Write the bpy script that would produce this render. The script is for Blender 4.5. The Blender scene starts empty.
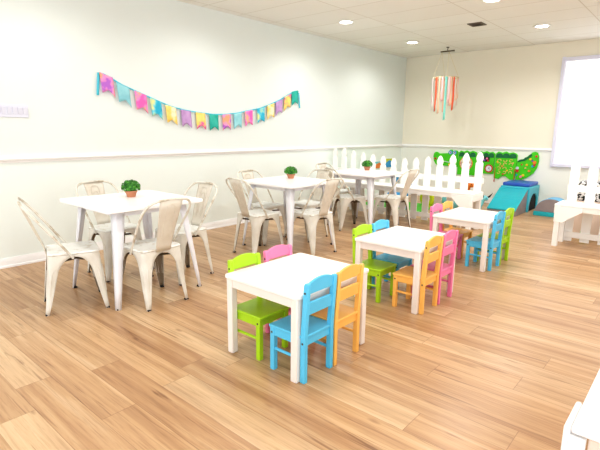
import bpy, bmesh, math, random
from mathutils import Vector, Matrix
random.seed(7)
PI = math.pi
scene = bpy.context.scene
COL = scene.collection

# ------------------------------------------------------------------ materials
def lin(c):
    def f(v):
        v /= 255.0
        return v / 12.92 if v <= 0.04045 else ((v + 0.055) / 1.055) ** 2.4
    return (f(c[0]), f(c[1]), f(c[2]), 1.0)

def mat(name, rgb, rough=0.5, var=0.06, scale=8.0, metal=0.0, spec=0.5, rgb2=None, emit=0.0, bump=0.0, ramp=(0.35, 0.65)):
    """principled surface whose colour drifts between two tones on a noise texture"""
    m = bpy.data.materials.new(name); m.use_nodes = True
    nt = m.node_tree; N = nt.nodes; L = nt.links
    b = N['Principled BSDF']
    tc = N.new('ShaderNodeTexCoord'); nz = N.new('ShaderNodeTexNoise')
    nz.inputs['Scale'].default_value = scale; nz.inputs['Detail'].default_value = 4
    L.new(tc.outputs['Object'], nz.inputs['Vector'])
    cr = N.new('ShaderNodeValToRGB')
    c1 = lin(rgb)
    c2 = lin(rgb2) if rgb2 else tuple(max(0, v * (1 - var)) for v in c1[:3]) + (1,)
    cr.color_ramp.elements[0].position = ramp[0]; cr.color_ramp.elements[0].color = c2
    cr.color_ramp.elements[1].position = ramp[1]; cr.color_ramp.elements[1].color = c1
    L.new(nz.outputs['Fac'], cr.inputs['Fac']); L.new(cr.outputs['Color'], b.inputs['Base Color'])
    b.inputs['Roughness'].default_value = rough; b.inputs['Metallic'].default_value = metal
    b.inputs['Specular IOR Level'].default_value = spec
    if emit:
        L.new(cr.outputs['Color'], b.inputs['Emission Color']); b.inputs['Emission Strength'].default_value = emit
    if bump:
        bp = N.new('ShaderNodeBump'); bp.inputs['Strength'].default_value = bump; bp.inputs['Distance'].default_value = 0.01
        n2 = N.new('ShaderNodeTexNoise'); n2.inputs['Scale'].default_value = scale * 6
        L.new(tc.outputs['Object'], n2.inputs['Vector']); L.new(n2.outputs['Fac'], bp.inputs['Height'])
        L.new(bp.outputs['Normal'], b.inputs['Normal'])
    return m

def floor_material():
    m = bpy.data.materials.new('oak_plank_floor'); m.use_nodes = True
    nt = m.node_tree; N = nt.nodes; L = nt.links
    b = N['Principled BSDF']
    def math_(op, a, c=None):
        n = N.new('ShaderNodeMath'); n.operation = op
        for i, v in enumerate((a, c)):
            if v is None: continue
            if isinstance(v, (int, float)): n.inputs[i].default_value = v
            else: L.new(v, n.inputs[i])
        return n.outputs[0]
    def comb(x, y, z):
        n = N.new('ShaderNodeCombineXYZ')
        for i, v in enumerate((x, y, z)):
            if isinstance(v, (int, float)): n.inputs[i].default_value = v
            else: L.new(v, n.inputs[i])
        return n.outputs[0]
    def noise(vec, scale, detail, dist=0.0, rough=0.5):
        n = N.new('ShaderNodeTexNoise'); L.new(vec, n.inputs['Vector'])
        n.inputs['Scale'].default_value = scale; n.inputs['Detail'].default_value = detail
        n.inputs['Distortion'].default_value = dist; n.inputs['Roughness'].default_value = rough
        return n.outputs['Fac']
    def ramp(fac, stops):
        n = N.new('ShaderNodeValToRGB'); L.new(fac, n.inputs['Fac'])
        e = n.color_ramp.elements
        while len(e) < len(stops): e.new(0.5)
        for k, (p, c) in enumerate(stops): e[k].position = p; e[k].color = c
        return n.outputs['Color']
    def mix(kind, fac, a, c):
        n = N.new('ShaderNodeMix'); n.data_type = 'RGBA'; n.blend_type = kind
        if isinstance(fac, (int, float)): n.inputs[0].default_value = fac
        else: L.new(fac, n.inputs[0])
        for i, v in ((6, a), (7, c)):
            if isinstance(v, tuple): n.inputs[i].default_value = v
            else: L.new(v, n.inputs[i])
        return n.outputs[2]
    tc = N.new('ShaderNodeTexCoord'); sp = N.new('ShaderNodeSeparateXYZ'); L.new(tc.outputs['Object'], sp.inputs[0])
    X, Y = sp.outputs[0], sp.outputs[1]
    W, LEN = 0.183, 1.33
    v = math_('DIVIDE', math_('ADD', Y, 0.012), W); row = math_('FLOOR', v); fy = math_('SUBTRACT', v, row)
    wr = N.new('ShaderNodeTexWhiteNoise'); wr.noise_dimensions = '1D'; L.new(row, wr.inputs['W'])
    u = math_('ADD', math_('DIVIDE', X, LEN), wr.outputs['Value']); colm = math_('FLOOR', u); fx = math_('SUBTRACT', u, colm)
    wn = N.new('ShaderNodeTexWhiteNoise'); wn.noise_dimensions = '3D'; L.new(comb(row, colm, 3.0), wn.inputs['Vector'])
    pid = wn.outputs['Value']
    base = ramp(pid, [(0.0, lin((164, 118, 74))), (0.25, lin((190, 146, 98))), (0.5, lin((202, 160, 112))), (0.7, lin((174, 129, 83))), (1.0, lin((226, 194, 150)))])
    ids = math_('MULTIPLY', pid, 53.0)
    # broad figure, fine grain, long dark streaks
    g1 = noise(comb(math_('ADD', math_('MULTIPLY', X, 0.42), ids), math_('MULTIPLY', Y, 8.0), ids), 1.7, 5, 0.5, 0.55)
    c1 = ramp(g1, [(0.26, lin((134, 90, 54))), (0.42, lin((180, 136, 90))), (0.58, lin((210, 171, 123))), (0.76, lin((236, 210, 170)))])
    col = mix('MIX', 0.45, base, c1)
    g2 = noise(comb(math_('ADD', math_('MULTIPLY', X, 2.2), ids), math_('MULTIPLY', Y, 55.0), ids), 1.6, 5, 0.4, 0.65)
    c2 = ramp(g2, [(0.32, (0.66, 0.56, 0.46, 1)), (0.52, (1, 1, 1, 1))])
    col = mix('MULTIPLY', 0.6, col, c2)
    g3 = noise(comb(math_('ADD', math_('MULTIPLY', X, 0.7), math_('MULTIPLY', ids, 1.7)), math_('MULTIPLY', Y, 15.0), ids), 2.0, 4, 0.8, 0.55)
    c3 = ramp(g3, [(0.30, (0.44, 0.32, 0.22, 1)), (0.40, (1, 1, 1, 1))])
    col = mix('MULTIPLY', 0.75, col, c3)
    # knots
    vo = N.new('ShaderNodeTexVoronoi'); L.new(comb(math_('ADD', math_('MULTIPLY', X, 2.0), ids), math_('MULTIPLY', Y, 6.0), ids), vo.inputs['Vector'])
    vo.inputs['Scale'].default_value = 1.0
    kn = ramp(vo.outputs['Distance'], [(0.03, (0.45, 0.3, 0.2, 1)), (0.10, (1, 1, 1, 1))])
    col = mix('MULTIPLY', 0.6, col, kn)
    seam = math_('MAXIMUM', math_('LESS_THAN', fy, 0.016), math_('LESS_THAN', fx, 0.0025))
    col = mix('MULTIPLY', math_('MULTIPLY', seam, 0.55), col, (0.42, 0.3, 0.2, 1))
    hs = N.new('ShaderNodeHueSaturation'); hs.inputs['Saturation'].default_value = 0.9; L.new(col, hs.inputs['Color'])
    L.new(hs.outputs['Color'], b.inputs['Base Color'])
    b.inputs['Roughness'].default_value = 0.33; b.inputs['Specular IOR Level'].default_value = 0.42
    return m

def ceiling_material():
    m = bpy.data.materials.new('ceiling_tiles'); m.use_nodes = True
    nt = m.node_tree; N = nt.nodes; L = nt.links; b = N['Principled BSDF']
    tc = N.new('ShaderNodeTexCoord'); br = N.new('ShaderNodeTexBrick')
    br.offset = 0.0; br.squash = 1.0
    mp = N.new('ShaderNodeMapping'); mp.inputs['Location'].default_value = (0.2, 0.25, 0)
    L.new(tc.outputs['Object'], mp.inputs['Vector']); L.new(mp.outputs['Vector'], br.inputs['Vector'])
    br.inputs['Scale'].default_value = 1.0; br.inputs['Brick Width'].default_value = 1.22; br.inputs['Row Height'].default_value = 0.61
    br.inputs['Mortar Size'].default_value = 0.008; br.inputs['Mortar Smooth'].default_value = 0.2
    br.inputs['Color1'].default_value = lin((243, 242, 237)); br.inputs['Color2'].default_value = lin((239, 237, 231)); br.inputs['Mortar'].default_value = lin((220, 216, 206))
    nz = N.new('ShaderNodeTexNoise'); nz.inputs['Scale'].default_value = 60; L.new(tc.outputs['Object'], nz.inputs['Vector'])
    bp = N.new('ShaderNodeBump'); bp.inputs['Strength'].default_value = 0.15; L.new(nz.outputs['Fac'], bp.inputs['Height'])
    L.new(bp.outputs['Normal'], b.inputs['Normal'])
    L.new(br.outputs['Color'], b.inputs['Base Color']); b.inputs['Roughness'].default_value = 0.95; b.inputs['Specular IOR Level'].default_value = 0.1
    return m

def glass_material():
    m = bpy.data.materials.new('window_glass'); m.use_nodes = True
    nt = m.node_tree; N = nt.nodes; L = nt.links; N.remove(N['Principled BSDF'])
    out = N['Material Output']; t = N.new('ShaderNodeBsdfTransparent'); g = N.new('ShaderNodeBsdfGlossy'); g.inputs['Roughness'].default_value = 0.02
    nz = N.new('ShaderNodeTexNoise'); nz.inputs['Scale'].default_value = 2
    mm = N.new('ShaderNodeMath'); mm.operation = 'MULTIPLY'; mm.inputs[1].default_value = 0.06; L.new(nz.outputs['Fac'], mm.inputs[0])
    mx = N.new('ShaderNodeMixShader'); L.new(mm.outputs[0], mx.inputs[0]); L.new(t.outputs[0], mx.inputs[1]); L.new(g.outputs[0], mx.inputs[2])
    L.new(mx.outputs[0], out.inputs['Surface'])
    return m

M = {}
M['floor'] = floor_material(); M['ceiling'] = ceiling_material(); M['glass'] = glass_material()
def wall_paint(name, upper, lower):
    m = mat(name, upper, 0.85, 0.015, 1.2, spec=0.2)
    N = m.node_tree.nodes; L = m.node_tree.links; b = N['Principled BSDF']; up = b.inputs['Base Color'].links[0].from_socket
    g = N.new('ShaderNodeNewGeometry'); sp = N.new('ShaderNodeSeparateXYZ'); L.new(g.outputs['Position'], sp.inputs[0])
    lt = N.new('ShaderNodeMath'); lt.operation = 'LESS_THAN'; lt.inputs[1].default_value = 1.08; L.new(sp.outputs[2], lt.inputs[0])
    mx = N.new('ShaderNodeMix'); mx.data_type = 'RGBA'; L.new(lt.outputs[0], mx.inputs[0]); L.new(up, mx.inputs[6]); mx.inputs[7].default_value = lin(lower)
    L.new(mx.outputs[2], b.inputs['Base Color'])
    return m
M['wall'] = wall_paint('off_white_wall_paint', (231, 238, 235), (238, 246, 242))
M['wall_b'] = wall_paint('warm_cream_wall_paint', (240, 235, 220), (240, 242, 236))
M['trim'] = mat('white_trim_paint', (246, 246, 246), 0.4, 0.02, 4)
M['jamb'] = mat('bloom_shade_window_jamb', (226, 226, 244), 0.45, 0.02, 4)  # lilac tint is bluish shade from window bloom, put into the colour
M['white'] = mat('white_table_lacquer', (250, 250, 251), 0.28, 0.015, 5)
M['metal_white'] = mat('white_powder_coated_steel', (236, 237, 243), 0.35, 0.03, 6)
M['cream'] = mat('antique_cream_painted_steel', (228, 226, 217), 0.4, 0.0, 5.5, rgb2=(212, 207, 195), ramp=(0.3, 0.6))
M['cream_seat'] = mat('worn_white_seat_paint', (242, 244, 240), 0.4, 0.0, 13, rgb2=(216, 212, 200), ramp=(0.34, 0.46))
M['cream_slat'] = mat('worn_beige_back_slat', (226, 220, 207), 0.42, 0.0, 7, rgb2=(214, 206, 191), ramp=(0.3, 0.6))
M['hoop'] = mat('worn_cream_tube', (222, 219, 208), 0.38, 0.0, 12, rgb2=(186, 174, 154), ramp=(0.36, 0.5))
M['inner'] = mat('shaded_leg_inside', (150, 136, 116), 0.5, 0.2, 8)  # brown-grey puts the shade inside the chair legs into the colour
M['brace'] = mat('dark_worn_steel_brace', (92, 80, 66), 0.5, 0.2, 10)
M['rubber'] = mat('dark_rubber_foot', (44, 44, 46), 0.7, 0.2, 20)
M['kid_white'] = mat('white_wood_paint', (250, 247, 243), 0.35, 0.02, 5)
M['kid_leg'] = mat('shaded_white_wood_paint', (240, 232, 225), 0.4, 0.03, 5)  # duller, warmer copy of the table white with shade mixed into it
M['k_green'] = mat('lime_green_wood_paint', (176, 220, 36), 0.38, 0.10, 6)
M['k_pink'] = mat('pink_wood_paint', (246, 136, 180), 0.38, 0.08, 6)
M['k_blue'] = mat('sky_blue_wood_paint', (96, 200, 240), 0.38, 0.08, 6)
M['k_orange'] = mat('apricot_orange_wood_paint', (252, 194, 104), 0.38, 0.08, 6)
M['screw'] = mat('steel_screw', (90, 84, 80), 0.4, 0.1, 30, metal=0.6)
M['pot'] = mat('terracotta_pot', (206, 142, 108), 0.7, 0.15, 14)
M['leaf'] = mat('green_topiary_leaf', (96, 176, 62), 0.55, 0.0, 30, rgb2=(34, 104, 34), ramp=(0.4, 0.62))
M['soil'] = mat('dark_soil', (66, 48, 34), 0.9, 0.3, 40)
M['fence'] = mat('white_picket_paint', (250, 249, 246), 0.5, 0.03, 5)
M['croc'] = mat('bright_green_painted_board', (74, 208, 22), 0.4, 0.08, 6)
M['croc_dark'] = mat('dark_green_scale', (8, 112, 62), 0.45, 0.15, 8)
M['red'] = mat('red_paint', (206, 52, 40), 0.4, 0.1, 8)
M['yellow'] = mat('yellow_paint', (250, 204, 50), 0.4, 0.08, 8)
M['orange'] = mat('orange_paint', (240, 136, 48), 0.4, 0.08, 8)
M['purple'] = mat('purple_paint', (126, 78, 178), 0.4, 0.1, 8)
M['black'] = mat('black_panel', (34, 32, 36), 0.5, 0.2, 8)
M['maze'] = mat('pale_lime_dial', (226, 232, 210), 0.4, 0.0, 40, rgb2=(196, 132, 120), ramp=(0.42, 0.5))
M['blue_eye'] = mat('blue_eye_ring', (66, 150, 214), 0.4, 0.1, 8)
M['tan'] = mat('pale_wood_peg', (222, 190, 110), 0.5, 0.1, 20)
M['teal'] = mat('teal_vinyl', (30, 176, 190), 0.4, 0.05, 4)
M['teal_l'] = mat('light_teal_vinyl', (70, 192, 212), 0.4, 0.05, 4)
M['navy'] = mat('royal_blue_vinyl', (52, 96, 190), 0.4, 0.08, 4)
M['grey'] = mat('grey_vinyl', (150, 140, 142), 0.5, 0.08, 5)
M['sky'] = mat('sky_blue_vinyl', (96, 178, 222), 0.4, 0.05, 4)
M['dark'] = mat('dark_hollow_tone', (26, 26, 30), 0.8, 0.2, 5)
M['grass'] = mat('grass_green_mat', (86, 190, 60), 0.8, 0.15, 14)
M['toy_blue'] = mat('blue_vinyl_toy', (30, 158, 222), 0.35, 0.08, 6)
M['toy_lime'] = mat('lime_yellow_vinyl_toy', (206, 216, 40), 0.35, 0.08, 6)
M['toy_teal'] = mat('pale_aqua_vinyl_toy', (120, 206, 216), 0.35, 0.08, 6)
M['zebra'] = mat('black_white_print', (236, 236, 236), 0.6, 0.0, 34, rgb2=(24, 24, 26), ramp=(0.48, 0.52))
M['cord'] = mat('aqua_cord', (84, 204, 226), 0.7, 0.05, 10)
M['string'] = mat('pale_string', (226, 214, 176), 0.8, 0.05, 10)
M['bronze'] = mat('dark_wood_bar', (96, 86, 66), 0.6, 0.15, 10)
M['fix'] = mat('white_light_trim', (250, 250, 248), 0.4, 0.02, 5)
M['lamp'] = mat('glowing_lamp_lens', (255, 250, 240), 0.4, 0.01, 5, emit=9.0)
M['vent'] = mat('brown_grey_vent', (112, 100, 88), 0.6, 0.1, 8)
M['plate'] = mat('white_switch_plastic', (222, 224, 238), 0.35, 0.02, 5)
M['blush'] = mat('pale_blush_wood', (240, 220, 206), 0.5, 0.04, 6)

# ------------------------------------------------------------------ mesh helpers
def add_box(bm, c, s, rot=None, taper=None):
    """box centred at c with full size s; returns its vertices"""
    r = bmesh.ops.create_cube(bm, size=1.0)
    vs = r['verts']
    for v in vs:
        v.co = Vector((v.co.x * s[0], v.co.y * s[1], v.co.z * s[2]))
        if taper and v.co.z > 0: v.co.x *= taper; v.co.y *= taper
        if rot is not None: v.co = rot @ v.co
        v.co += Vector(c)
    return vs

def add_prism(bm, pts, depth, axis='y', at=0.0):
    """extrude a 2D outline: axis x -> pts are (y,z); y -> (x,z); z -> (x,y)"""
    def mk(p, d):
        a, b2 = p
        return {'x': (d, a, b2), 'y': (a, d, b2), 'z': (a, b2, d)}[axis]
    A = [bm.verts.new(mk(p, at)) for p in pts]
    B = [bm.verts.new(mk(p, at + depth)) for p in pts]
    fs = [bm.faces.new(A), bm.faces.new(B[::-1])]
    n = len(pts)
    for i in range(n):
        fs.append(bm.faces.new((A[i], B[i], B[(i + 1) % n], A[(i + 1) % n])))
    bmesh.ops.recalc_face_normals(bm, faces=fs)
    return A + B

def add_tube(bm, pts, r, seg=8, closed=False, radii=None):
    pts = [Vector(p) for p in pts]; n = len(pts); rings = []
    prev = None
    for i, p in enumerate(pts):
        if closed: t = (pts[(i + 1) % n] - pts[i - 1])
        else: t = pts[min(i + 1, n - 1)] - pts[max(i - 1, 0)]
        t.normalize()
        if prev is None:
            ref = Vector((0, 0, 1)) if abs(t.z) < 0.9 else Vector((1, 0, 0))
            a = t.cross(ref).normalized()
        else:
            a = (prev - t * prev.dot(t)).normalized()
        prev = a; b2 = t.cross(a)
        rr = radii[i] if radii else r
        rings.append([bm.verts.new(p + (a * math.cos(2 * PI * k / seg) + b2 * math.sin(2 * PI * k / seg)) * rr) for k in range(seg)])
    fs = []
    for i in range(n if closed else n - 1):
        A, B = rings[i], rings[(i + 1) % n]
        for k in range(seg):
            fs.append(bm.faces.new((A[k], A[(k + 1) % seg], B[(k + 1) % seg], B[k])))
    if not closed:
        fs.append(bm.faces.new(rings[0][::-1])); fs.append(bm.faces.new(rings[-1]))
    bmesh.ops.recalc_face_normals(bm, faces=fs)

def add_lathe(bm, prof, c=(0, 0, 0), seg=24, axis='z'):
    c = Vector(c); rings = []
    for r, h in prof:
        ring = []
        for k in range(seg):
            a = 2 * PI * k / seg
            p = Vector((r * math.cos(a), r * math.sin(a), h))
            if axis == 'y': p = Vector((p.x, p.z, p.y))
            elif axis == 'x': p = Vector((p.z, p.x, p.y))
            ring.append(bm.verts.new(c + p))
        rings.append(ring)
    fs = []
    for A, B in zip(rings, rings[1:]):
        for k in range(seg): fs.append(bm.faces.new((A[k], A[(k + 1) % seg], B[(k + 1) % seg], B[k])))
    fs.append(bm.faces.new(rings[0][::-1])); fs.append(bm.faces.new(rings[-1]))
    bmesh.ops.recalc_face_normals(bm, faces=fs)

def add_ball(bm, c, r, sub=2, sc=(1, 1, 1)):
    q = bmesh.ops.create_icosphere(bm, subdivisions=sub, radius=r)
    for v in q['verts']: v.co = Vector((v.co.x * sc[0], v.co.y * sc[1], v.co.z * sc[2])) + Vector(c)
    return q['verts']

def obj(name, bm, m, parent=None, bevel=0.0, smooth=True, solid=0.0, seg=2, angle=35):
    me = bpy.data.meshes.new(name); bm.to_mesh(me); bm.free()
    ms = m if isinstance(m, (list, tuple)) else [m]
    for x in ms: me.materials.append(x)
    if smooth:
        me.shade_smooth(); me.set_sharp_from_angle(angle=math.radians(angle))
    o = bpy.data.objects.new(name, me); COL.objects.link(o)
    if parent: o.parent = parent
    if solid:
        md = o.modifiers.new('thickness', 'SOLIDIFY'); md.thickness = solid; md.offset = 0
    if bevel:
        md = o.modifiers.new('soft_edges', 'BEVEL'); md.width = bevel; md.segments = seg; md.limit_method = 'ANGLE'; md.angle_limit = math.radians(40)
    return o

def new(): return bmesh.new()
def box_obj(name, c, s, m, parent=None, bevel=0.0, rot=None):
    bm = new(); add_box(bm, c, s, rot); return obj(name, bm, m, parent, bevel)

def tag(o, label, cat, group=None):
    o['label'] = label; o['category'] = cat
    if group: o['group'] = group
    return o
def thing(name, label, cat, loc=(0, 0, 0), rz=0.0, group=None):
    o = bpy.data.objects.new(name, None); COL.objects.link(o)
    o.empty_display_size = 0.1
    o.location = loc; o.rotation_euler = (0, 0, rz)
    return tag(o, label, cat, group)
def struct(o):
    o['kind'] = 'structure'; return o
def dup(root, loc, rz, label, group=None):
    r = root.copy(); COL.objects.link(r); r.location = loc; r.rotation_euler = (0, 0, rz); r['label'] = label
    if group: r['group'] = group
    for ch in list(root.children):
        c = ch.copy(); COL.objects.link(c); c.parent = r
        for g in list(ch.children):
            d = g.copy(); COL.objects.link(d); d.parent = c
    return r

# ------------------------------------------------------------------ the room
XL, YB, H = -5.22, 9.485, 2.954
XR, YF = 3.2, -1.2
def quad(name, pts, m):
    bm = new(); bm.faces.new([bm.verts.new(p) for p in pts]); return struct(obj(name, bm, m, smooth=False))
bm = new(); add_box(bm, ((XL + XR) / 2, (YB + YF) / 2, -0.05), (XR - XL + 0.3, YB - YF + 0.3, 0.1)); struct(obj('floor', bm, M['floor'], smooth=False))
bm = new(); add_box(bm, ((XL + XR) / 2, (YB + YF) / 2, H + 0.05), (XR - XL + 0.3, YB - YF + 0.3, 0.1)); struct(obj('ceiling', bm, M['ceiling'], smooth=False))
bm = new(); add_box(bm, (XL - 0.06, (YB + YF) / 2, H / 2), (0.12, YB - YF + 0.24, H)); struct(obj('wall_left', bm, M['wall'], smooth=False))
# back wall with the window opening
WX0, WX1, WZ0, WZ1 = -2.115, 0.9, 0.84, 2.645
bm = new()
for x0, x1, z0, z1 in ((XL, WX0, 0, H), (WX1, XR, 0, H), (WX0, WX1, 0, WZ0), (WX0, WX1, WZ1, H)):
    add_box(bm, ((x0 + x1) / 2, YB + 0.06, (z0 + z1) / 2), (x1 - x0, 0.12, z1 - z0))
struct(obj('wall_back', bm, M['wall_b'], smooth=False))
bm = new(); add_box(bm, (XR + 0.06, 7.3, H / 2), (0.12, 4.4, H)); struct(obj('wall_right', bm, M['wall'], smooth=False))

win = bpy.data.objects.new('window_1', None); COL.objects.link(win); win.location = ((WX0 + WX1) / 2, YB, WZ0); struct(win)
hw = (WX1 - WX0) / 2; hh = WZ1 - WZ0
bm = new()
fw = 0.055
for c, s in (((-hw - fw / 2 + 0.01, -0.012, hh / 2), (fw, 0.05, hh + 2 * fw)), ((hw + fw / 2 - 0.01, -0.012, hh / 2), (fw, 0.05, hh + 2 * fw)),
             ((0, -0.012, hh + fw / 2 - 0.01), (2 * hw, 0.05, fw)), ((0, -0.022, -fw / 2 + 0.01), (2 * hw, 0.07, fw))):
    add_box(bm, c, s)
o = obj('window_frame', bm, M['jamb'], win, 0.006)
bm = new()
for s_ in (-1, 1):
    add_box(bm, (s_ * (hw - 0.01), 0.03, hh / 2), (0.02, 0.04, hh))
    add_box(bm, (0, 0.03, hh / 2 + s_ * (hh / 2 - 0.01)), (2 * hw, 0.04, 0.02))
obj('sash', bm, M['trim'], win, 0.004)
box_obj('pane', (0, 0.03, hh / 2), (2 * hw - 0.03, 0.006, hh - 0.03), M['glass'], win)

def moulding(name, prof, axis, a, b2, wall):
    """prof: (distance from wall, z) outline, run along the wall"""
    bm = new()
    if axis == 'y': add_prism(bm, [(wall + d, z) for d, z in prof], b2 - a, 'y', a)
    else: add_prism(bm, [(wall - d, z) for d, z in prof], b2 - a, 'x', a)
    return struct(obj(name, bm, M['trim'], angle=25))
RAIL = [(0, 1.050), (0.012, 1.050), (0.016, 1.066), (0.028, 1.074), (0.034, 1.088), (0.028, 1.100), (0.016, 1.106), (0.014, 1.120), (0, 1.120)]
BASE = [(0, 0), (0.026, 0), (0.026, 0.016), (0.016, 0.024), (0.016, 0.066), (0.010, 0.080), (0.006, 0.098), (0, 0.098)]
moulding('trim_1', RAIL, 'y', YF, YB, XL)
moulding('trim_2', RAIL, 'x', XL, WX0 - 0.045, YB)
moulding('baseboard_left', BASE, 'y', YF, YB, XL)
moulding('baseboard_back', BASE, 'x', XL, XR, YB)

# ------------------------------------------------------------------ ceiling fixtures
def downlight(x, y, label, first=[None]):
    if first[0] is None:
        t = thing('ceiling_light', label, 'light', (x, y, H), 0, 'recessed ceiling lights'); first[0] = t
        bm = new(); add_lathe(bm, [(0.085, -0.002), (0.115, -0.002), (0.118, -0.008), (0.105, -0.016), (0.085, -0.012)], (0, 0, 0), 28)
        obj('trim_ring', bm, M['fix'], t)
        bm = new(); add_lathe(bm, [(0.0005, -0.020), (0.05, -0.0195), (0.086, -0.013), (0.086, -0.003), (0.0005, -0.003)], (0, 0, 0), 28)
        obj('lens', bm, M['lamp'], t)
    else: dup(first[0], (x, y, H), 0, label, 'recessed ceiling lights')
LP = [(-4.24, 5.86, 'round recessed ceiling light nearest the left wall and the bunting'),
      (-4.24, 7.88, 'round recessed ceiling light near the far left corner of the room'),
      (-2.12, 7.87, 'round recessed ceiling light in front of the bright back window'),
      (-2.2, 5.98, 'round recessed ceiling light cut by the top edge of the photo')]
for x, y, l in LP: downlight(x, y, l)
def lamp(name, x, y, z, power, size=0.12, spot=True):
    ld = bpy.data.lights.new(name, 'SPOT' if spot else 'POINT'); ld.energy = power; ld.shadow_soft_size = size
    if spot: ld.spot_size = math.radians(165); ld.spot_blend = 0.6
    ld.color = (1.0, 0.985, 0.96)
    o = bpy.data.objects.new(name, ld); COL.objects.link(o); o.location = (x, y, z)
for x in (-4.24, -2.12, 0.0):
    for y in (1.86, 3.86, 5.86, 7.87):
        lamp('downlight_bulb', x, y, H - 0.06, (26 if x < -4 else 40) * (1.45 if y > 5 else 0.95))

t = thing('ceiling_vent', 'small dark ceiling vent grille among the ceiling tiles', 'vent', (-2.83, 7.18, H)); t.scale = (0.8, 0.85, 1)
bm = new()
for c, s in (((-0.115, 0, -0.006), (0.03, 0.26, 0.012)), ((0.115, 0, -0.006), (0.03, 0.26, 0.012)), ((0, -0.115, -0.006), (0.2, 0.03, 0.012)), ((0, 0.115, -0.006), (0.2, 0.03, 0.012))): add_box(bm, c, s)
obj('frame', bm, M['vent'], t, 0.002)
bm = new()
for k in range(7): add_box(bm, (0, -0.09 + k * 0.03, -0.006), (0.2, 0.018, 0.003), Matrix.Rotation(0.6, 3, 'X'))
obj('slat', bm, M['vent'], t)
box_obj('duct', (0, 0, -0.0015), (0.2, 0.2, 0.002), M['dark'], t)

# light switches on the left wall
t = thing('light_switch', 'white multi gang switch plate on the left wall above the chair rail', 'light switch', (XL, 1.6, 1.555))
box_obj('plate', (0.005, 0, 0), (0.010, 0.44, 0.122), M['plate'], t, 0.003)
for k in range(9):
    bm = new(); add_box(bm, (0.013, -0.188 + 0.047 * k, 0.004), (0.008, 0.034, 0.07), Matrix.Rotation(0.1, 3, 'Y')); obj('rocker', bm, M['plate'], t, 0.002)

# ------------------------------------------------------------------ bunting on the left wall
CF = [(2.652, 1.866), (2.843, 1.770), (3.062, 1.698), (3.261, 1.629), (3.471, 1.561), (3.697, 1.520), (3.930, 1.497), (4.153, 1.482),
      (4.382, 1.491), (4.588, 1.515), (4.804, 1.557), (5.053, 1.601), (5.267, 1.668), (5.456, 1.736), (5.652, 1.824), (5.827, 1.903)]
def cloth(name, c1, c2, c3):
    m = bpy.data.materials.new(name); m.use_nodes = True
    N = m.node_tree.nodes; L = m.node_tree.links; b = N['Principled BSDF']
    tc = N.new('ShaderNodeTexCoord'); nz = N.new('ShaderNodeTexNoise'); nz.inputs['Scale'].default_value = 9; nz.inputs['Detail'].default_value = 2
    L.new(tc.outputs['Object'], nz.inputs['Vector'])
    cr = N.new('ShaderNodeValToRGB'); e = cr.color_ramp.elements; e.new(0.5)
    for k, (p, c) in enumerate(((0.38, c1), (0.5, c2), (0.62, c3))): e[k].position = p; e[k].color = lin(tuple(v + (255 - v) * 0.12 for v in c))
    L.new(nz.outputs['Fac'], cr.inputs['Fac']); L.new(cr.outputs['Color'], b.inputs['Base Color']); b.inputs['Roughness'].default_value = 0.9
    b.inputs['Specular IOR Level'].default_value = 0.1
    return m
CL = [cloth('violet_pink_tie_dye', (176, 96, 200), (242, 150, 204), (248, 160, 120)), cloth('pale_teal_linen', (128, 196, 208), (140, 206, 216), (152, 214, 222)),
      cloth('pink_orange_tie_dye', (240, 92, 178), (242, 132, 202), (248, 178, 130)), cloth('aqua_yellow_tie_dye', (40, 172, 208), (100, 208, 226), (222, 226, 150)),
      cloth('yellow_tie_dye', (248, 204, 90), (250, 216, 126), (252, 232, 196)), cloth('mauve_linen', (180, 136, 192), (188, 146, 202), (198, 158, 208)),
      cloth('pink_yellow_tie_dye', (236, 96, 160), (248, 208, 100), (252, 218, 120)), cloth('emerald_linen', (30, 164, 146), (40, 172, 154), (52, 180, 162))]
t = thing('bunting', 'colourful fabric bunting of swallowtail flags strung across the left wall', 'bunting', (XL + 0.012, 4.24, 1.48))
ox, oy, oz = t.location
def cord_z(y):   # through the tops of the flags
    tops = [(2.56, 2.0)] + [(a, z + 0.115) for a, z in CF] + [(5.93, 2.02)]
    for (a, za), (b2, zb) in zip(tops, tops[1:]):
        if a <= y <= b2: return za + (zb - za) * (y - a) / (b2 - a)
    return 2.0
bm = new(); add_tube(bm, [(0.006, y - oy, cord_z(y) - oz) for y in [2.575 + 3.345 * k / 60 for k in range(61)]], 0.008, 6); obj('cord', bm, M['cord'], t)
for s_, y0 in ((-1, 2.57), (1, 5.925)):
    bm = new(); pts = [(0.008, y0 - oy + s_ * 0.004 * k, 2.0 - oz - 0.035 * k) for k in range(8)]
    for k in range(7):
        a, b2 = pts[k], pts[k + 1]; w = 0.014
        bm.faces.new([bm.verts.new(p) for p in ((a[0], a[1] - w, a[2]), (a[0], a[1] + w, a[2]), (b2[0], b2[1] + w, b2[2]), (b2[0], b2[1] - w, b2[2]))])
    bmesh.ops.remove_doubles(bm, verts=bm.verts, dist=1e-5)
    obj('ribbon_tail', bm, M['cord'], t, solid=0.002)
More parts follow.
